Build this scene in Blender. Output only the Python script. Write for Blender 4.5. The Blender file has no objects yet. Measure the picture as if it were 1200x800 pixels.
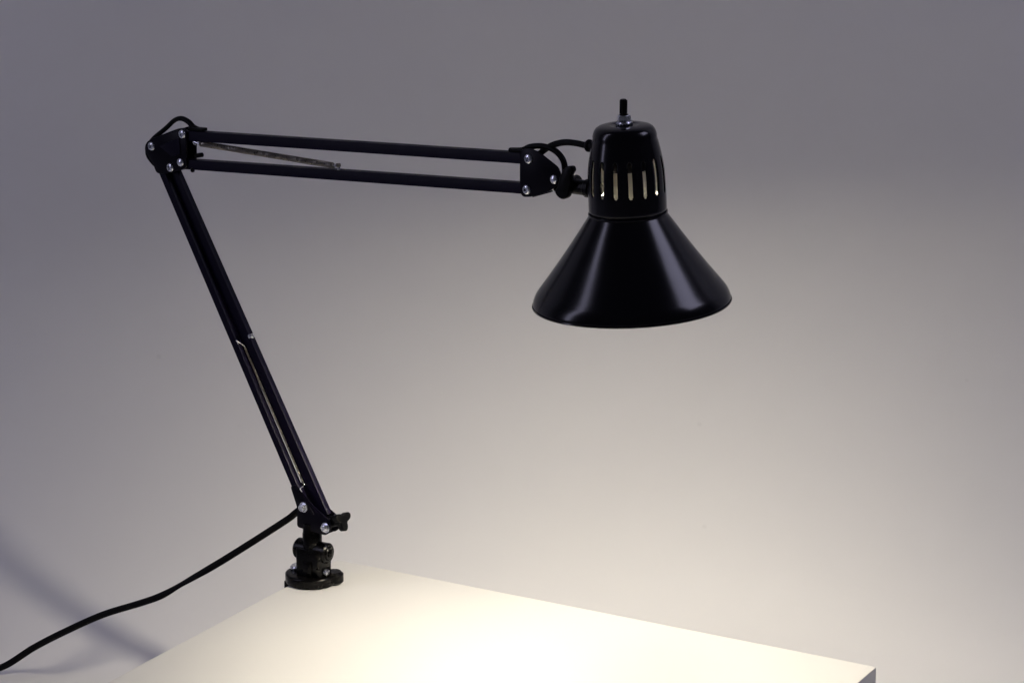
import bpy, bmesh, math
from mathutils import Vector, Matrix

R = math.radians
scene = bpy.context.scene

# ------------------------------------------------------------------ camera
cam_data = bpy.data.cameras.new('camera')
cam_data.lens = 100.0
cam_data.sensor_width = 36.0
cam_data.sensor_fit = 'HORIZONTAL'
cam_data.clip_start = 0.05
cam_data.clip_end = 60.0
cam = bpy.data.objects.new('camera', cam_data)
cam.location = (0.1762, -2.3748, 0.8697)
cam.rotation_euler = (R(90.0 - 15.26), 0.0, 0.0)
scene.collection.objects.link(cam)
scene.camera = cam

# ------------------------------------------------------------------ world + studio lamps
world = bpy.data.worlds.new('World')
scene.world = world
world.use_nodes = True
wbg = world.node_tree.nodes['Background']
wbg.inputs['Color'].default_value = (0.78, 0.80, 1.0, 1.0)
wbg.inputs['Strength'].default_value = 0.035


def area_light(name, loc, target, sx, sy, watts, col, spread=180.0):
    d = bpy.data.lights.new(name, 'AREA')
    d.shape = 'RECTANGLE'
    d.size, d.size_y = sx, sy
    d.energy = watts
    d.color = col
    d.spread = R(spread)
    o = bpy.data.objects.new(name, d)
    o.location = loc
    o.rotation_euler = (Vector(target) - Vector(loc)).to_track_quat('-Z', 'Y').to_euler()
    scene.collection.objects.link(o)
    return o


SHADE = (0.267, -0.208, 0.36)
# tall strip softbox on the left, softbox high on the right
area_light('strip_softbox', (-1.25, -0.46, 1.05), SHADE, 0.20, 1.5, 4.8, (0.735, 0.715, 1.0))
area_light('side_softbox', (1.62, -0.32, 1.50), SHADE, 0.62, 0.62, 6.5, (0.735, 0.715, 1.0))

# ------------------------------------------------------------------ exposure and render settings
vs = scene.view_settings
vs.view_transform = 'Standard'
vs.look = 'None'
vs.exposure = 0.0
vs.gamma = 1.0
vs.use_curve_mapping = False
scene.render.engine = 'CYCLES'
scene.cycles.use_denoising = True
scene.cycles.max_bounces = 10
scene.cycles.diffuse_bounces = 6
scene.cycles.glossy_bounces = 5
scene.cycles.sample_clamp_indirect = 6.0
scene.cycles.caustics_reflective = False
scene.cycles.caustics_refractive = False


# ------------------------------------------------------------------ materials
def new_mat(name):
    m = bpy.data.materials.new(name)
    m.use_nodes = True
    return m, m.node_tree.nodes, m.node_tree.links, m.node_tree.nodes['Principled BSDF']


def surface(name, col, rough, metal=0.0, spec=0.5, coat=0.0, coat_rough=0.1,
            mottle=0.0, mottle_scale=40.0, rough_var=0.0, bump=0.0, bump_scale=300.0):
    m, N, L, b = new_mat(name)
    b.inputs['Base Color'].default_value = (*col, 1)
    b.inputs['Roughness'].default_value = rough
    b.inputs['Metallic'].default_value = metal
    b.inputs['Specular IOR Level'].default_value = spec
    b.inputs['Coat Weight'].default_value = coat
    b.inputs['Coat Roughness'].default_value = coat_rough
    tc = N.new('ShaderNodeTexCoord')
    if mottle or rough_var:
        n = N.new('ShaderNodeTexNoise')
        n.inputs['Scale'].default_value = mottle_scale
        n.inputs['Detail'].default_value = 6.0
        n.inputs['Roughness'].default_value = 0.6
        L.new(tc.outputs['Object'], n.inputs['Vector'])
    if mottle:
        r = N.new('ShaderNodeMix')
        r.data_type = 'RGBA'
        r.inputs['A'].default_value = (*[c * (1 - mottle) for c in col], 1)
        r.inputs['B'].default_value = (*[min(1, c * (1 + mottle)) for c in col], 1)
        L.new(n.outputs['Fac'], r.inputs['Factor'])
        L.new(r.outputs['Result'], b.inputs['Base Color'])
    if rough_var:
        mr = N.new('ShaderNodeMapRange')
        mr.inputs['From Min'].default_value = 0.3
        mr.inputs['From Max'].default_value = 0.7
        mr.inputs['To Min'].default_value = max(0.02, rough - rough_var)
        mr.inputs['To Max'].default_value = rough + rough_var
        L.new(n.outputs['Fac'], mr.inputs['Value'])
        L.new(mr.outputs['Result'], b.inputs['Roughness'])
    if bump:
        n2 = N.new('ShaderNodeTexNoise')
        n2.inputs['Scale'].default_value = bump_scale
        n2.inputs['Detail'].default_value = 4.0
        L.new(tc.outputs['Object'], n2.inputs['Vector'])
        bp = N.new('ShaderNodeBump')
        bp.inputs['Strength'].default_value = bump
        bp.inputs['Distance'].default_value = 0.001
        L.new(n2.outputs['Fac'], bp.inputs['Height'])
        L.new(bp.outputs['Normal'], b.inputs['Normal'])
    return m


M = {}
M['enamel'] = surface('black_enamel', (0.0020, 0.0018, 0.0040), 0.185, spec=0.30, rough_var=0.02,
                      mottle_scale=30, bump=0.03, bump_scale=70)
M['bar'] = surface('black_bar_paint', (0.0030, 0.0020, 0.0100), 0.42, spec=0.10, rough_var=0.06,
                   mottle_scale=90, bump=0.05, bump_scale=500)
M['plate'] = surface('black_plate_paint', (0.0022, 0.0016, 0.0050), 0.36, spec=0.10, rough_var=0.06,
                     mottle_scale=120, bump=0.06, bump_scale=600)
M['plastic'] = surface('black_plastic', (0.0015, 0.0015, 0.0018), 0.34, spec=0.12, rough_var=0.08,
                       mottle_scale=200, bump=0.08, bump_scale=800)
M['cast'] = surface('black_cast_metal', (0.0014, 0.0013, 0.0013), 0.24, spec=0.13, rough_var=0.08,
                    mottle_scale=160, bump=0.05, bump_scale=300)
M['rubber'] = surface('black_cord_rubber', (0.0018, 0.0018, 0.0020), 0.5, spec=0.10, rough_var=0.08,
                      mottle_scale=150, bump=0.05, bump_scale=700)
M['zinc'] = surface('zinc_plated_steel', (0.78, 0.80, 0.85), 0.27, metal=1.0, rough_var=0.08,
                    mottle_scale=500, bump=0.05, bump_scale=900)
M['spring'] = surface('spring_steel', (0.27, 0.25, 0.22), 0.32, metal=1.0, rough_var=0.08, mottle_scale=300)
M['inner'] = surface('cream_inner_enamel', (0.87, 0.86, 0.81), 0.42, mottle=0.02, mottle_scale=60)
M['socket'] = surface('cream_socket_ceramic', (0.44, 0.43, 0.39), 0.4, mottle=0.06, mottle_scale=90)
M['board'] = surface('white_laminate', (0.615, 0.608, 0.590), 0.60, spec=0.12, mottle=0.02, mottle_scale=14,
                     rough_var=0.05, bump=0.02, bump_scale=900)

# seamless backdrop paper: neutral light grey, faintly uneven, a few small scuffs
m, N, L, b = new_mat('backdrop_paper')
tc = N.new('ShaderNodeTexCoord')
n1 = N.new('ShaderNodeTexNoise'); n1.inputs['Scale'].default_value = 2.2; n1.inputs['Detail'].default_value = 5
n2 = N.new('ShaderNodeTexNoise'); n2.inputs['Scale'].default_value = 26.0; n2.inputs['Detail'].default_value = 8
n3 = N.new('ShaderNodeTexVoronoi'); n3.inputs['Scale'].default_value = 9.0
n3.inputs['Randomness'].default_value = 1.0
for n in (n1, n2, n3):
    L.new(tc.outputs['Object'], n.inputs['Vector'])
mx = N.new('ShaderNodeMix'); mx.data_type = 'RGBA'
mx.inputs['A'].default_value = (0.66, 0.656, 0.655, 1)
mx.inputs['B'].default_value = (0.715, 0.710, 0.707, 1)
add = N.new('ShaderNodeMath'); add.operation = 'MULTIPLY_ADD'
add.inputs[1].default_value = 0.35
L.new(n2.outputs['Fac'], add.inputs[0]); L.new(n1.outputs['Fac'], add.inputs[2])
sub = N.new('ShaderNodeMath'); sub.operation = 'SUBTRACT'; sub.inputs[1].default_value = 0.18
L.new(add.outputs[0], sub.inputs[0]); L.new(sub.outputs[0], mx.inputs['Factor'])
spot = N.new('ShaderNodeMapRange')
spot.inputs['From Min'].default_value = 0.012; spot.inputs['From Max'].default_value = 0.03
spot.inputs['To Min'].default_value = 0.94; spot.inputs['To Max'].default_value = 1.0
L.new(n3.outputs['Distance'], spot.inputs['Value'])
mul = N.new('ShaderNodeMix'); mul.data_type = 'RGBA'; mul.blend_type = 'MULTIPLY'
mul.inputs['Factor'].default_value = 1.0
L.new(mx.outputs['Result'], mul.inputs['A']); L.new(spot.outputs['Result'], mul.inputs['B'])
L.new(mul.outputs['Result'], b.inputs['Base Color'])
b.inputs['Roughness'].default_value = 0.85
b.inputs['Specular IOR Level'].default_value = 0.2
bp = N.new('ShaderNodeBump'); bp.inputs['Strength'].default_value = 0.08; bp.inputs['Distance'].default_value = 0.002
L.new(n2.outputs['Fac'], bp.inputs['Height']); L.new(bp.outputs['Normal'], b.inputs['Normal'])
M['paper'] = m

# lit bulb: gives off the lamp's warm light
m, N, L, b = new_mat('lit_bulb_glass')
b.inputs['Base Color'].default_value = (0.9, 0.88, 0.8, 1)
b.inputs['Roughness'].default_value = 0.3
b.inputs['Emission Color'].default_value = (1.0, 0.91, 0.74, 1)
b.inputs['Emission Strength'].default_value = 495.0
M['bulb'] = m


# ------------------------------------------------------------------ mesh helpers
def finish(name, bm, mat, parent=None, angle=35.0):
    bmesh.ops.recalc_face_normals(bm, faces=bm.faces[:])
    me = bpy.data.meshes.new(name)
    bm.to_mesh(me)
    bm.free()
    for p in me.polygons:
        p.use_smooth = True
    me.set_sharp_from_angle(angle=R(angle))
    mats = mat if isinstance(mat, (list, tuple)) else [mat]
    for k in mats:
        me.materials.append(M[k])
    o = bpy.data.objects.new(name, me)
    scene.collection.objects.link(o)
    o.parent = parent
    return o


def bevel_sharp(bm, w, seg=2, lim=25.0):
    if w <= 0:
        return
    ed = [e for e in bm.edges if len(e.link_faces) == 2 and e.calc_face_angle(0) > R(lim)]
    bmesh.ops.bevel(bm, geom=ed, offset=w, segments=seg, affect='EDGES', profile=0.5, clamp_overlap=True)


def add_bm(dst, src):
    me = bpy.data.meshes.new('tmp')
    src.to_mesh(me)
    src.free()
    dst.from_mesh(me)
    bpy.data.meshes.remove(me)


def prism(pts, h0, h1, mat4=None, bev=0.0, seg=2):
    """polygon pts (a, b) extruded from h0 to h1; a,b -> X,Z and height -> Y unless mat4 remaps"""
    bm = bmesh.new()
    lo = [bm.verts.new((a, h0, b_)) for a, b_ in pts]
    hi = [bm.verts.new((a, h1, b_)) for a, b_ in pts]
    n = len(pts)
    bm.faces.new(lo)
    bm.faces.new(hi)
    for i in range(n):
        bm.faces.new((lo[i], lo[(i + 1) % n], hi[(i + 1) % n], hi[i]))
    bmesh.ops.recalc_face_normals(bm, faces=bm.faces[:])
    bevel_sharp(bm, bev, seg)
    if mat4:
        bm.transform(mat4)
    return bm


def round_poly(pts, r, n=4):
    """round each corner of a polygon"""
    out = []
    k = len(pts)
    for i in range(k):
        p, q, s = Vector(pts[i - 1]), Vector(pts[i]), Vector(pts[(i + 1) % k])
        d1, d2 = p - q, s - q
        t = min(r, d1.length * 0.45, d2.length * 0.45)
        a, c = q + d1.normalized() * t, q + d2.normalized() * t
        for j in range(n + 1):
            u = j / n
            out.append(tuple((1 - u) ** 2 * a + 2 * u * (1 - u) * q + u * u * c))
    return out


def box(c, s, bev=0.001, rot=None, seg=2):
    bm = bmesh.new()
    bmesh.ops.create_cube(bm, size=1.0)
    bmesh.ops.scale(bm, vec=s, verts=bm.verts)
    bevel_sharp(bm, bev, seg)
    if rot:
        bm.transform(rot)
    bm.transform(Matrix.Translation(c))
    return bm


def frame_to(p0, p1):
    d = Vector(p1) - Vector(p0)
    return Matrix.Translation(p0) @ d.to_track_quat('Z', 'Y').to_matrix().to_4x4(), d.length


def lathe(profile, n=32, mat4=None, caps=True):
    """profile of (r, z) turned about Z"""
    bm = bmesh.new()
    rings = []
    for r, z in profile:
        if r < 1e-6:
            rings.append([bm.verts.new((0, 0, z))])
        else:
            rings.append([bm.verts.new((r * math.cos(2 * math.pi * i / n), r * math.sin(2 * math.pi * i / n), z))
                          for i in range(n)])
    for a, c in zip(rings[:-1], rings[1:]):
        for i in range(n):
            j = (i + 1) % n
            if len(a) == 1 and len(c) == 1:
                continue
            if len(a) == 1:
                bm.faces.new((a[0], c[i], c[j]))
            elif len(c) == 1:
                bm.faces.new((a[i], a[j], c[0]))
            else:
                bm.faces.new((a[i], a[j], c[j], c[i]))
    if caps:
        for g in (rings[0], rings[-1]):
            if len(g) > 1:
                bm.faces.new(g)
    if mat4:
        bm.transform(mat4)
    return bm


def rod(p0, p1, r, n=20, bev=0.0006, r1=None):
    m4, l = frame_to(p0, p1)
    r1 = r if r1 is None else r1
    b_ = min(bev, r * 0.4, l * 0.3)
    return lathe([(0, 0), (r - b_, 0), (r, b_), (r1, l - b_), (r1 - b_, l), (0, l)], n, m4)


def catmull(pts, per=8):
    P = [Vector(p) for p in pts]
    P = [2 * P[0] - P[1]] + P + [2 * P[-1] - P[-2]]
    out = []
    for i in range(1, len(P) - 2):
        a, b_, c, d = P[i - 1:i + 3]
        for j in range(per):
            t = j / per
            out.append(0.5 * ((2 * b_) + (c - a) * t + (2 * a - 5 * b_ + 4 * c - d) * t * t
                              + (3 * b_ - a - 3 * c + d) * t ** 3))
    out.append(P[-2])
    return out


def tube(path, ra, rb=None, n=10, twist=None):
    """sweep an ellipse ra x rb along a path; twist(s) turns the section"""
    rb = ra if rb is None else rb
    bm = bmesh.new()
    rings = []
    T = []
    for i in range(len(path)):
        T.append((path[min(i + 1, len(path) - 1)] - path[max(i - 1, 0)]).normalized())
    up = Vector((0, 0, 1)) if abs(T[0].z) < 0.9 else Vector((0, 1, 0))
    nrm = (up - up.dot(T[0]) * T[0]).normalized()
    for i, p in enumerate(path):
        nrm = (nrm - nrm.dot(T[i]) * T[i]).normalized()
        bi = T[i].cross(nrm)
        tw = twist(i / (len(path) - 1)) if twist else 0.0
        a1 = nrm * math.cos(tw) + bi * math.sin(tw)
        a2 = bi * math.cos(tw) - nrm * math.sin(tw)
        rings.append([bm.verts.new(p + a1 * (ra * math.cos(2 * math.pi * k / n)) + a2 * (rb * math.sin(2 * math.pi * k / n)))
                      for k in range(n)])
    for a, c in zip(rings[:-1], rings[1:]):
        for k in range(n):
            bm.faces.new((a[k], a[(k + 1) % n], c[(k + 1) % n], c[k]))
    bm.faces.new(rings[0])
    bm.faces.new(rings[-1])
    return bm


def empty(name, loc, rz=0.0):
    o = bpy.data.objects.new(name, None)
    o.empty_display_size = 0.05
    o.location = loc
    o.rotation_euler = (0, 0, rz)
    scene.collection.objects.link(o)
    return o


# ------------------------------------------------------------------ the backdrop sweep
FLOOR = -0.127
prof = [(-3.4, FLOOR)]
Y0, RAD = 0.05, 0.35
for i in range(33):
    a = R(90) * i / 32
    prof.append((Y0 + RAD * math.sin(a), FLOOR + RAD * (1 - math.cos(a))))
prof += [(Y0 + RAD, 1.5), (Y0 + RAD, 2.6)]
bm = bmesh.new()
cols = [[bm.verts.new((x, y, z)) for y, z in prof] for x in (-3.0, -1.0, 1.0, 3.0)]
for a, c in zip(cols[:-1], cols[1:]):
    for i in range(len(prof) - 1):
        bm.faces.new((a[i], c[i], c[i + 1], a[i + 1]))
bd = finish('backdrop', bm, 'paper', angle=60)
bd['kind'] = 'structure'
if bd.data.polygons[0].normal.z < 0:
    bd.data.flip_normals()

# ------------------------------------------------------------------ the white table the lamp is clamped to
TROT = R(-29.7)
table = empty('white_table', (0.0174, 0.0628, FLOOR), TROT)
table['label'] = 'low white laminate table with a square cornered top, lit by the lamp'
table['category'] = 'table'
W, Dp, TH = 0.5265, 0.62, 0.026
top = finish('tabletop', box((W / 2, -Dp / 2, -FLOOR - TH / 2), (W, Dp, TH), 0.0009), 'board', table)
finish('base', box((W / 2, -Dp / 2, (-FLOOR - TH) / 2), (W - 0.20, Dp - 0.20, -FLOOR - TH), 0.001), 'board', table)

# ------------------------------------------------------------------ the lamp
lamp = empty('clamp_desk_lamp', (0, 0, 0), R(-38))
lamp['label'] = 'black swing arm desk lamp with conical shade, clamped to the edge of the white table'
lamp['category'] = 'desk lamp'

FRONT = -0.0068           # front plane of the bracket plates (lamp frame: x along arm, y away, z up)


# fasteners -----------------------------------------------------------------
def pan_head(r=0.0039, h=0.0019):
    """domed screw head with a cross recess, axis +Z"""
    bm = bmesh.new()
    n, m_ = 48, 14
    rings = []
    c = bm.verts.new((0, 0, h - 0.0007))
    for j in range(1, m_ + 1):
        rr = r * j / m_
        ring = []
        for i in range(n):
            a = 2 * math.pi * (i + 0.5) / n + 0.35
            x, y = rr * math.cos(a), rr * math.sin(a)
            z = h * math.sqrt(max(0.0, 1 - (rr / r) ** 2.4)) + 0.0002
            xa, ya = rr * math.cos(a - 0.35), rr * math.sin(a - 0.35)
            if rr < 0.62 * r and (abs(xa) < 0.22 * r or abs(ya) < 0.22 * r):
                z -= 0.0020
            ring.append(bm.verts.new((x, y, z)))
        rings.append(ring)
    base = [bm.verts.new((r * math.cos(2 * math.pi * (i + .5) / n + .35), r * math.sin(2 * math.pi * (i + .5) / n + .35), -0.0008))
            for i in range(n)]
    rings.append(base)
    for i in range(n):
        bm.faces.new((c, rings[0][i], rings[0][(i + 1) % n]))
    for a, d in zip(rings[:-1], rings[1:]):
        for i in range(n):
            bm.faces.new((a[i], d[i], d[(i + 1) % n], a[(i + 1) % n]))
    bm.faces.new(base)
    return bm


def rivet_head(r=0.0038, h=0.0022):
    p = [(r, -0.0008), (r, 0.0)]
    for i in range(1, 8):
        a = R(90) * i / 7
        p.append((r * math.cos(a), h * math.sin(a)))
    p[-1] = (0, h)
    return lathe(p, 24)


def hex_nut(r=0.0038, h=0.0026):
    """nut with a threaded end showing"""
    pts = [(r * math.cos(R(60 * i + 12)), r * math.sin(R(60 * i + 12))) for i in range(6)]
    bm = prism(pts, 0, h, Matrix.Rotation(R(90), 4, 'X') @ Matrix.Scale(-1, 4, (0, 1, 0)), 0.0004)
    zs = [v.co.z for v in bm.verts]
    if max(zs) < h * 0.5:
        bm.transform(Matrix.Scale(-1, 4, (0, 0, 1)))
    add_bm(bm, lathe([(0.0030, h - 0.0004), (0.0030, h + 0.0007), (0.0023, h + 0.0011), (0.0019, h + 0.0003), (0, h + 0.0003)], 20))
    add_bm(bm, lathe([(0, -0.0006), (0.0046, -0.0006), (0.0046, 0.0002), (0, 0.0002)], 24, caps=False))
    return bm


TOFRONT = Matrix.Rotation(R(90), 4, 'X')       # +Z -> -Y


def fastener(name, kind, x, z, parent, y=None, roll=0.0):
    bm = {'pan': pan_head, 'rivet': rivet_head, 'nut': hex_nut}[kind]()
    bm.transform(Matrix.Translation((x, FRONT if y is None else y, z)) @ TOFRONT @ Matrix.Rotation(roll, 4, 'Z'))
    return finish(name, bm, 'zinc', parent, 40)


# arm bars --------------------------------------------------------------------
def bar(name, x0, z0, x1, z1, hh, dd, y=0.0):
    """pressed steel bar: a channel of section hh x dd, its open side underneath"""
    d = Vector((x1 - x0, 0, z1 - z0))
    l = d.length
    ex = d.normalized()
    ey = Vector((0, 1, 0))
    ez = ex.cross(ey)
    t = 0.0013
    a, c = hh / 2, dd / 2
    sec = [(-a, -c), (-a, -c + t), (a - t, -c + t), (a - t, c - t), (-a, c - t), (-a, c), (a, c), (a, -c)]
    bm = bmesh.new()
    rows = [[bm.verts.new((s, q, p)) for p, q in sec] for s in (0.0, l)]
    n = len(sec)
    bm.faces.new(rows[0])
    bm.faces.new(rows[1])
    for i in range(n):
        bm.faces.new((rows[0][i], rows[0][(i + 1) % n], rows[1][(i + 1) % n], rows[1][i]))
    bmesh.ops.recalc_face_normals(bm, faces=bm.faces[:])
    ed = [e for e in bm.edges if all(abs(v.co.z - a) < 1e-7 for v in e.verts) and abs(e.verts[0].co.x - e.verts[1].co.x) > 0.01]
    bmesh.ops.bevel(bm, geom=ed, offset=0.0006, segments=2, affect='EDGES', profile=0.5)
    if ez.z < 0:
        ez = -ez
    m4 = Matrix.Identity(4)
    for r_ in range(3):
        m4[r_][0], m4[r_][1], m4[r_][2] = ex[r_], ey[r_], ez[r_]
    m4.translation = Vector((x0, y, z0))
    bm.transform(m4)
    return finish(name, bm, 'bar', lamp, 30)


BH, BD = 0.0086, 0.0088
# upper arm: two parallel bars
bar('upper_arm_bar', -0.1428, 0.3861, 0.2453, 0.4141, BH, BD)
bar('upper_arm_bar', -0.1428, 0.3605, 0.2453, 0.3897, BH, BD)
# lower arm: two bars, drawing together towards the elbow
bar('lower_arm_bar', -0.1779, 0.3717, -0.0024, 0.0689, 0.0068, 0.0060, -0.0032)
bar('lower_arm_bar', -0.1636, 0.3570, 0.0133, 0.0649, 0.0126, 0.0060, 0.0032)


# brackets ----------------------------------------------------------------------
def bracket(name, outline, depth=0.0068, web=None, web_r=0.0016, cr=0.004, rear=None):
    """two pressed plates joined by a web along part of the outline"""
    pts = round_poly(outline, cr)
    t = 0.0015
    bm = prism(pts, -depth, -depth + t, None, 0.0004)
    add_bm(bm, prism(round_poly(rear, cr) if rear else pts, depth - t, depth, None, 0.0004))
    if web:
        for a, c in web:
            p0, p1 = Vector((a[0], a[1])), Vector((c[0], c[1]))
            d = (p1 - p0).normalized()
            q = Vector((-d.y, d.x)) * web_r / 2
            add_bm(bm, prism([tuple(p0 + q), tuple(p1 + q), tuple(p1 - q), tuple(p0 - q)],
                             -depth + 0.0004, depth - 0.0004, None, 0.0003))
    return finish(name, bm, 'plate', lamp, 30)


elbow = bracket('elbow_bracket',
                [(-0.1860, 0.3681), (-0.1836, 0.3754), (-0.1770, 0.3793), (-0.1427, 0.3930), (-0.1333, 0.3941), (-0.1343, 0.3585), (-0.1465, 0.3539), (-0.1646, 0.3492), (-0.1720, 0.3491), (-0.1749, 0.3556)],
                web=[((-0.1755, 0.3788), (-0.1450, 0.3910)), ((-0.1838, 0.3700), (-0.1755, 0.3565))])
# pressed facet on the elbow plate
finish('raised_panel', prism(round_poly([(-0.1666, 0.3744), (-0.1410, 0.3852), (-0.1406, 0.3707), (-0.1502, 0.3665)], 0.002),
                             FRONT - 0.0009, FRONT + 0.0008, None, 0.0005), 'bar', elbow)
fastener('screw', 'pan', -0.1766, 0.3728, elbow, roll=0.5)
fastener('screw', 'pan', -0.1541, 0.3564, elbow, roll=1.0)
fastener('screw', 'pan', -0.1381, 0.3883, elbow, roll=0.2)
fastener('rivet', 'rivet', -0.1413, 0.3627, elbow)
finish('stop_peg', rod((-0.1288, -0.001, 0.3692), (-0.1194, -0.001, 0.3713), 0.0021, 16, 0.0012), 'plastic', elbow)
finish('stop_pin', rod((-0.1294, -0.004, 0.3589), (-0.1297, -0.004, 0.3550), 0.0019, 14, 0.001), 'plastic', elbow)

head = bracket('head_bracket',
               [(0.2366, 0.4193), (0.2401, 0.4218), (0.2478, 0.4234), (0.2563, 0.4211), (0.2758, 0.4112), (0.2784, 0.4012), (0.2675, 0.3915), (0.2479, 0.3840), (0.2401, 0.3830), (0.2367, 0.3860)],
               rear=[(0.2293, 0.4149), (0.2431, 0.4153), (0.2560, 0.4024), (0.2577, 0.3894), (0.2380, 0.3819), (0.2293, 0.3814)],
               web=[((0.2600, 0.3885), (0.2490, 0.3846))])
fastener('screw', 'pan', 0.2456, 0.4147, head, roll=0.6)
fastener('screw', 'pan', 0.2438, 0.3895, head, roll=0.1)
fastener('rivet', 'rivet', 0.2711, 0.4014, head)

foot_b = bracket('base_bracket',
                 [(-0.0189, 0.0885), (-0.0117, 0.0908), (0.0070, 0.0757), (0.0247, 0.0668), (0.0286, 0.0629), (0.0264, 0.0546), (0.0214, 0.0511), (-0.0027, 0.0516), (-0.0118, 0.0520), (-0.0113, 0.0703)], cr=0.003,
                 web=[((-0.0105, 0.0530), (-0.0030, 0.0524)), ((-0.0020, 0.0524), (0.0205, 0.0520))])
fastener('hex_nut', 'nut', -0.0036, 0.0719, foot_b)
fastener('hex_nut', 'nut', 0.0220, 0.0584, foot_b)
finish('pressed_rib', prism(round_poly([(0.0020, 0.0729), (0.0042, 0.0742), (0.0093, 0.0684), (0.0078, 0.0672)], 0.0006),
                            FRONT - 0.0006, FRONT + 0.0006, None, 0.0003), 'plate', foot_b)


# springs -----------------------------------------------------------------------
def spring(name, p0, p1, r_coil, turns, wire, lead0, lead1):
    p0, p1 = Vector(p0), Vector(p1)
    m4, l = frame_to(p0, p1)
    path = []
    k = 12
    for i in range(turns * k + 1):
        a = 2 * math.pi * i / k
        path.append(m4 @ Vector((r_coil * math.cos(a), r_coil * math.sin(a), l * i / (turns * k))))
    o = finish(name, tube(path, wire, n=5), 'spring', lamp, 60)

    def hook(end, outward, anchor, first):
        pts = [first, end + outward * 0.0008, end + outward * 0.0022 + Vector((0, -0.0006, 0)), Vector(anchor) + Vector((0, -0.001, 0.0016)),
               Vector(anchor) + outward * 0.0014, Vector(anchor) + Vector((0, 0.0008, -0.0016)), Vector(anchor) - outward * 0.0012]
        finish('hook', tube(catmull(pts, 6), wire * 1.15, n=7), 'zinc', o, 60)
    d = (p1 - p0).normalized()
    hook(p0, -d, lead0, path[0])
    hook(p1, d, lead1, path[-1])
    return o


sp = spring('upper_spring', (-0.1209, -0.0022, 0.3813), (0.0345, -0.0022, 0.3817), 0.0021, 88, 0.00062,
            (-0.1282, -0.0022, 0.3811), (0.0390, -0.0022, 0.3813))
finish('spring_stud', rod((0.0424, -0.0046, 0.3790), (0.0420, -0.0046, 0.3844), 0.0013, 14), 'zinc', sp)
finish('stud_nut', rod((0.0421, -0.0046, 0.3818), (0.0419, -0.0046, 0.3848), 0.0021, 6, 0.0003), 'spring', sp)
sp = spring('lower_spring', (-0.0746, -0.0012, 0.2041), (-0.0082, -0.0012, 0.0916), 0.00062, 130, 0.00040,
            (-0.0785, -0.0064, 0.2092), (-0.0063, -0.0064, 0.0873))
finish('spring_stud', rod((-0.0674, -0.0030, 0.2158), (-0.0622, -0.0034, 0.2174), 0.0021, 14, 0.0008), 'zinc', sp)

# tightening knobs -----------------------------------------------------------------
ax0, ax1 = Vector((0.0192, 0.0, 0.0616)), Vector((0.0347, -0.001, 0.0662))
m4, l = frame_to(ax0, ax1)
bm = lathe([(0, 0), (0.0050, 0), (0.0052, 0.002), (0.0045, l - 0.004), (0.0056, l - 0.001), (0.0056, l + 0.003), (0.003, l + 0.0046), (0, l + 0.0046)], 24, m4)
lob = []
for i in range(60):
    a = 2 * math.pi * i / 60
    lob.append(((0.0068 + 0.0028 * math.cos(3 * a)) * math.cos(a + 0.45), (0.0068 + 0.0028 * math.cos(3 * a)) * math.sin(a + 0.45)))
q = prism(lob, 0, 0.0058, Matrix.Rotation(R(-90), 4, 'X'), 0.0013, 3)
zs = [v.co.z for v in q.verts]
q.transform(m4 @ Matrix.Translation((0, 0, l - 0.001 - min(zs))))
add_bm(bm, q)
finish('wing_knob', bm, 'plastic', lamp, 40)

wing = [(0.2792, 0.4058), (0.2825, 0.4110), (0.2850, 0.4141), (0.2909, 0.4152), (0.2926, 0.4116), (0.2893, 0.4071), (0.2910, 0.4025), (0.2885, 0.3960), (0.2877, 0.3898), (0.2827, 0.3870), (0.2776, 0.3884), (0.2742, 0.3921), (0.2784, 0.3995)]
bm = prism(round_poly(wing, 0.003), -0.0110, -0.0050, None, 0.0012, 3)
add_bm(bm, rod((0.2835, -0.009, 0.3990), (0.2835, 0.008, 0.3990), 0.0056, 24, 0.001))
finish('wing_nut', bm, 'plastic', lamp, 40)

# swivel stem that carries the shade
bm = rod((0.2756, 0, 0.3963), (0.3110, 0, 0.3972), 0.0061, 28, 0.0006)
add_bm(bm, rod((0.2746, -0.004, 0.3962), (0.2698, 0.006, 0.3958), 0.0064, 28, 0.001))
stem = finish('swivel_stem', bm, 'plastic', lamp, 40)
finish('collar', rod((0.2977, 0, 0.3968), (0.3032, 0, 0.3970), 0.0074, 28, 0.0008), 'plastic', stem)
finish('retaining_clip', box((0.2994, -0.0048, 0.3938), (0.0011, 0.0012, 0.0044), 0.0002), 'zinc', stem)

# shade ---------------------------------------------------------------------------
S = (Matrix.Translation((0.3384, 0, 0.3821)) @ Matrix.Rotation(R(-3.0), 4, Vector((-math.sin(R(38)), math.cos(R(38)), 0)))
     @ Matrix.Scale(0.939, 4))


def solid_skin(o, t):
    md = o.modifiers.new('thickness', 'SOLIDIFY')
    md.thickness = t
    md.offset = -1.0
    md.material_offset = 1
    md.material_offset_rim = 0
    md.use_even_offset = True


cone = [(0.0308, 0.0030), (0.0318, 0.0006), (0.0327, -0.0008)]
for i in range(1, 15):
    u = i / 14
    cone.append((0.0327 + (0.0786 - 0.0327) * u, -0.0008 - (0.0642 - 0.0008) * u - 0.0014 * math.sin(math.pi * u)))
cone += [(0.0802, -0.0665), (0.0815, -0.0690), (0.0825, -0.0716), (0.08305, -0.0738), (0.0832, -0.0757)]
bm = lathe(cone[::-1], 160, S, caps=False)
shade = finish('lamp_shade', bm, ['enamel', 'inner'], lamp, 50)
solid_skin(shade, 0.0011)

cap_prof = [(0.0325, 0.0014), (0.0326, 0.0040), (0.0326, 0.0080), (0.0325, 0.0130), (0.0325, 0.0160)]
SL0, SL1, SW = 0.0178, 0.0492, 0.0018


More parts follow.
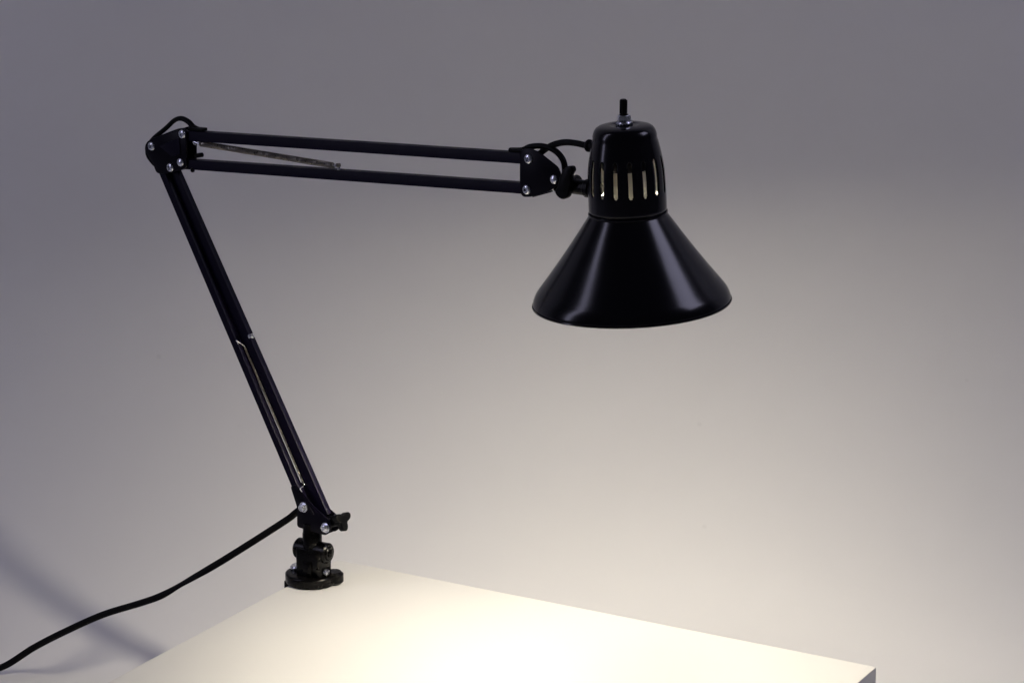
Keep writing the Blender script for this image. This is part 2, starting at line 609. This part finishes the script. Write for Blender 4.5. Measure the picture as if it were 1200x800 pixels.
def cap_r(z):
    pts = [(0.016, 0.0325), (0.036, 0.0320), (0.043, 0.0311), (0.050, 0.0299), (0.0576, 0.0283), (0.064, 0.0268), (0.0685, 0.0250)]
    for (z0, r0), (z1, r1) in zip(pts[:-1], pts[1:]):
        if z <= z1:
            return r0 + (r1 - r0) * (z - z0) / (z1 - z0)
    return pts[-1][1]


ends = [0.0, 0.057 * SW, 0.25 * SW, SW]
slot_rows = [SL0 + e for e in ends] + [SL0 + SW + (SL1 - SL0 - 2 * SW) * i / 5 for i in range(1, 5)] + [SL1 - e for e in ends[::-1]]
rows = [0.0014, 0.005, 0.010, 0.014] + slot_rows + [0.0535, 0.0576, 0.0608, 0.064]
rz = []
for z in rows:
    r0 = sum(cap_r(max(0.016, z + d)) for d in (-0.004, -0.002, 0, 0.002, 0.004)) / 5
    rz.append((r0, z))
rz += [(0.0267, 0.0660), (0.0261, 0.0684), (0.0252, 0.0706), (0.0239, 0.0724), (0.0219, 0.0737), (0.0190, 0.0745), (0.0140, 0.0750), (0.0060, 0.0752)]
hw = SW / 0.0318                                # half width of a slot as an angle
step = 2 * math.pi / 16
offs = [hw * f for f in (-1, -0.667, -0.333, 0.0, 0.333, 0.667, 1)]
gap = step - 2 * hw
offs += [hw + gap * f for f in (0.2, 0.4, 0.6, 0.8)]
PER = len(offs)
angs = [0.335 + k * step + o for k in range(16) for o in offs]
NC = len(angs)
bm = bmesh.new()
G = [[bm.verts.new((r0 * math.cos(a), r0 * math.sin(a), z)) for a in angs] for r0, z in rz]
s_lo, n_sl = 4, len(slot_rows) - 1
for j in range(len(rz) - 1):
    q = j - s_lo
    lo_c, hi_c = 9, -1
    if 0 <= q < n_sl:
        d = min(q, n_sl - 1 - q)
        lo_c, hi_c = {0: (9, -1), 1: (2, 3), 2: (1, 4)}.get(d, (0, 5))
    for i in range(NC):
        if lo_c <= i % PER <= hi_c:
            continue
        bm.faces.new((G[j][i], G[j][(i + 1) % NC], G[j + 1][(i + 1) % NC], G[j + 1][i]))
for v in [v for v in bm.verts if not v.link_faces]:
    bm.verts.remove(v)
bm.transform(S)
cap = finish('shade_cap', bm, ['enamel', 'inner'], lamp, 50)
solid_skin(cap, 0.0011)

# seam bead between cap and shade, switch, grommet
finish('seam_bead', lathe([(0.0322, -0.0004), (0.0331, -0.0002), (0.0333, 0.0007), (0.0331, 0.0016), (0.0322, 0.0018)], 128, S, caps=False), 'enamel', cap)
bm = lathe([(0.0, 0.0745), (0.0058, 0.0745), (0.0061, 0.0752), (0.0061, 0.0766), (0.0056, 0.0773), (0, 0.0773)], 32)
for i in range(16):      # serrated washer
    a = 2 * math.pi * i / 16
    add_bm(bm, box((0.0062 * math.cos(a), 0.0062 * math.sin(a), 0.0760), (0.0016, 0.0008, 0.0018), 0.0002, Matrix.Rotation(a, 4, 'Z') @ Matrix.Rotation(0.5, 4, 'X')))
    bm.verts.ensure_lookup_table()
bm.transform(S)
finish('lock_washer', bm, 'zinc', cap, 35)
hx = [(0.0060 * math.cos(R(60 * i + 20)), 0.0060 * math.sin(R(60 * i + 20))) for i in range(6)]
bm = prism(hx, 0.0, 0.0056, Matrix.Rotation(R(-90), 4, 'X'), 0.0005)
dz = min(v.co.z for v in bm.verts)
bm.transform(S @ Matrix.Translation((0, 0, 0.0774 - dz)))
finish('switch_nut', bm, 'zinc', cap, 35)
bm = lathe([(0, 0.082), (0.0036, 0.082), (0.0036, 0.0838), (0.0029, 0.0840), (0.00275, 0.0955), (0.0022, 0.0962), (0, 0.0962)], 24, S)
for i in range(10):
    a = 2 * math.pi * i / 10
    add_bm(bm, box(S @ Vector((0.0028 * math.cos(a), 0.0028 * math.sin(a), 0.0898)), (0.0007, 0.0007, 0.0104), 0.0002))
finish('switch_knob', bm, 'plastic', cap, 35)
gp = Vector((0.2985, 0, 0.4310))
finish('cord_grommet', lathe([(0, 0), (0.0044, 0.0), (0.0050, 0.0008), (0.0050, 0.0024), (0.0038, 0.0030), (0.0038, 0.016), (0, 0.016)], 24,
                             Matrix.Translation(gp) @ Matrix.Rotation(R(90), 4, 'Y')), 'rubber', cap, 35)
finish('rim_bead', lathe([(0.0822, -0.0752), (0.0836, -0.0750), (0.0839, -0.0758), (0.0835, -0.0766), (0.0822, -0.0764)], 160, S, caps=False), 'enamel', shade)

# socket and lit bulb inside the shade
finish('bulb_socket', lathe([(0, 0.0375), (0.0160, 0.0375), (0.0170, 0.0365), (0.0170, 0.020), (0.0160, 0.0125), (0, 0.0125)], 40, S), 'socket', lamp, 35)
finish('socket_holder', lathe([(0, 0.072), (0.0150, 0.072), (0.0200, 0.068), (0.0205, 0.040), (0.0195, 0.0378), (0, 0.0378)], 40, S), 'plastic', lamp, 35)
finish('added_light_baffle', lathe([(0.0150, 0.0135), (0.0305, 0.0112), (0.0305, 0.0104), (0.0150, 0.0127)], 64, S, caps=False), 'inner', lamp, 35)  # unseen disc, added to hold back bulb light so the cap slots stay dimmer
bp_ = [(0.0, 0.0200), (0.0128, 0.0200), (0.0130, 0.0020), (0.0185, -0.0020), (0.0185, -0.0250), (0.0185, -0.0480), (0.0185, -0.0640)]
for i in range(1, 7):
    a = R(90) * i / 6
    bp_.append((0.0185 * math.cos(a), -0.0640 - 0.0095 * math.sin(a)))
bp_[-1] = (0.0, -0.0735)
finish('light_bulb', lathe(bp_, 32, S), 'bulb', lamp, 60)

# clamp (its own axes: across the table edge and along it) ---------------------------
K = Matrix.Rotation(R(8.3), 4, 'Z')
EDGE = -0.0159
pl = []
for i in range(48):
    a = 2 * math.pi * i / 48
    rr = 0.0218 + 0.0012 * math.cos(2 * a)
    pl.append((-0.0032 + rr * math.cos(a), -0.0006 + 0.0196 * math.sin(a)))
UP = Matrix(((1, 0, 0, 0), (0, 0, 1, 0), (0, 1, 0, 0), (0, 0, 0, 1)))     # (a, h, b) -> (a, b, h)
bm = prism(pl, 0.0002, 0.0095, K @ UP, 0.0018, 3)
# ear beside the foot
add_bm(bm, rod(K @ Vector((0.0166, 0.0086, 0.0002)), K @ Vector((0.0166, 0.0086, 0.0118)), 0.0085, 32, 0.0024))
add_bm(bm, box(K @ Vector((0.0130, 0.0092, 0.0046)), (0.020, 0.0095, 0.0085), 0.0012, K.to_3x3().to_4x4()))
# tower
tw = round_poly([(-0.0125, -0.0098), (0.0140, -0.0098), (0.0140, 0.0104), (-0.0125, 0.0104)], 0.004, 5)
add_bm(bm, prism(tw, 0.008, 0.0345, K @ UP, 0.0012, 2))
add_bm(bm, box(K @ Vector((0.0010, -0.0104, 0.0160)), (0.0090, 0.0022, 0.0150), 0.0008, K.to_3x3().to_4x4()))
clamp = finish('table_clamp', bm, 'cast', lamp, 40)
bm = rod(K @ Vector((-0.0168, 0.0010, 0.0305)), K @ Vector((0.0170, 0.0010, 0.0305)), 0.0092, 36, 0.0014)
add_bm(bm, rod(K @ Vector((0.0165, 0.0010, 0.0305)), K @ Vector((0.0183, 0.0010, 0.0305)), 0.0062, 30, 0.0006))
finish('hinge_barrel', bm, 'cast', clamp, 40)
fx = lathe([(0.0036, -0.0006), (0.0036, 0.0008), (0.0022, 0.0016), (0, 0.0016)], 20, Matrix.Translation(K @ Vector((0.0183, 0.001, 0.0305))) @ (Vector(K @ Vector((1, 0, 0)))).to_track_quat('Z', 'Y').to_matrix().to_4x4())
finish('barrel_pin', fx, 'cast', clamp, 40)
finish('set_screw', rod(K @ Vector((0.0185, -0.0030, 0.0135)), K @ Vector((0.0140, -0.0030, 0.0150)), 0.0028, 18, 0.0008), 'zinc', clamp, 40)
bm = rod(K @ Vector((-0.0190, 0.0030, 0.0090)), K @ Vector((-0.0190, 0.0030, 0.0128)), 0.0062, 28, 0.0022)
finish('thumb_screw', bm, 'zinc', clamp, 40)
# the part below the table edge: back, lower jaw, screw and pad
bm = box(K @ Vector((EDGE - 0.0066, 0.0, -0.0280)), (0.0070, 0.016, 0.0570), 0.0012, K.to_3x3().to_4x4())
add_bm(bm, box(K @ Vector((EDGE + 0.0110, 0.0, -0.0600)), (0.0420, 0.024, 0.0080), 0.0012, K.to_3x3().to_4x4()))
finish('lower_jaw', bm, 'cast', clamp, 40)
bm = rod(K @ Vector((EDGE + 0.020, 0, -0.0860)), K @ Vector((EDGE + 0.020, 0, -0.0300)), 0.0032, 16, 0.0004)
add_bm(bm, rod(K @ Vector((EDGE + 0.020, 0, -0.0310)), K @ Vector((EDGE + 0.020, 0, -0.0264)), 0.0100, 28, 0.0010))
add_bm(bm, rod(K @ Vector((EDGE + 0.020, -0.014, -0.0820)), K @ Vector((EDGE + 0.020, 0.014, -0.0820)), 0.0024, 14, 0.0006))
finish('clamp_screw', bm, 'zinc', clamp, 40)

# post rising from the clamp into the base bracket
bm = lathe([(0, 0.0300), (0.0086, 0.0300), (0.0086, 0.0470), (0.0082, 0.0478), (0.0082, 0.0570), (0, 0.0570)], 36)
finish('swivel_post', bm, 'cast', lamp, 40)

# cord ------------------------------------------------------------------------------
path = catmull([(-0.006, 0.0, 0.072), (-0.0106, -0.0032, 0.0679), (-0.0153, -0.006, 0.063), (-0.0222, -0.0097, 0.0566), (-0.0472, -0.0221, 0.0367),
                (-0.0805, -0.0373, 0.0112), (-0.1109, -0.0505, -0.0104), (-0.1301, -0.0586, -0.0238), (-0.1495, -0.0666, -0.0333), (-0.1849, -0.0809, -0.0487),
                (-0.2211, -0.0953, -0.0695), (-0.2497, -0.1066, -0.0879), (-0.283, -0.1196, -0.1121), (-0.3142, -0.1338, -0.1187), (-0.3579, -0.1591, -0.1219),
                (-0.4162, -0.1982, -0.1212), (-0.4827, -0.2756, -0.1235), (-0.607, -0.36, -0.1225)], 10)


def cord_twist(s):
    return R(8) + R(62) * math.exp(-((s - 0.36) / 0.045) ** 2) + R(25) * max(0.0, 1 - s / 0.1)


finish('power_cord', tube(path, 0.0031, 0.0018, 12, cord_twist), 'rubber', lamp, 60)
path = catmull([(-0.1752, 0.004, 0.3502), (-0.1845, 0.002, 0.3561), (-0.1886, 0.0, 0.3649), (-0.1829, 0.0, 0.3760), (-0.1643, 0.0, 0.3897), (-0.1535, 0.0, 0.3979),
                (-0.1449, 0.0, 0.4004), (-0.1367, 0.0, 0.3984), (-0.1306, 0.0, 0.3945), (-0.1226, 0.0, 0.3927)], 8)
finish('elbow_cord', tube(path, 0.0021, 0.0026, 12), 'rubber', lamp, 60)
finish('cord_sleeve', box((-0.1259, 0.0, 0.3933), (0.0185, 0.0066, 0.0028), 0.0008, Matrix.Rotation(R(-4.1), 4, 'Y')), 'rubber', lamp)
finish('cord_sleeve', box((0.2329, 0.0, 0.4189), (0.0180, 0.0066, 0.0032), 0.0008, Matrix.Rotation(R(-4.1), 4, 'Y')), 'rubber', lamp)
path = catmull([(0.2218, 0, 0.4175), (0.2339, 0, 0.4193), (0.2425, 0, 0.4231), (0.2553, 0, 0.4250), (0.2664, 0, 0.4230), (0.2740, 0, 0.4174),
                (0.2759, 0.001, 0.4092), (0.2735, 0.002, 0.3991), (0.2660, 0.002, 0.3930)], 8)
finish('head_cord', tube(path, 0.0024, 0.0026, 12), 'rubber', lamp, 60)
path = catmull([(0.2435, 0.001, 0.4092), (0.2486, 0.001, 0.4161), (0.2554, 0.001, 0.4218), (0.2647, 0, 0.4272), (0.2757, 0, 0.4306),
                (0.2874, 0, 0.4314), (0.3010, 0, 0.4305)], 8)
finish('shade_cord', tube(path, 0.0026, 0.0026, 12), 'rubber', lamp, 60)
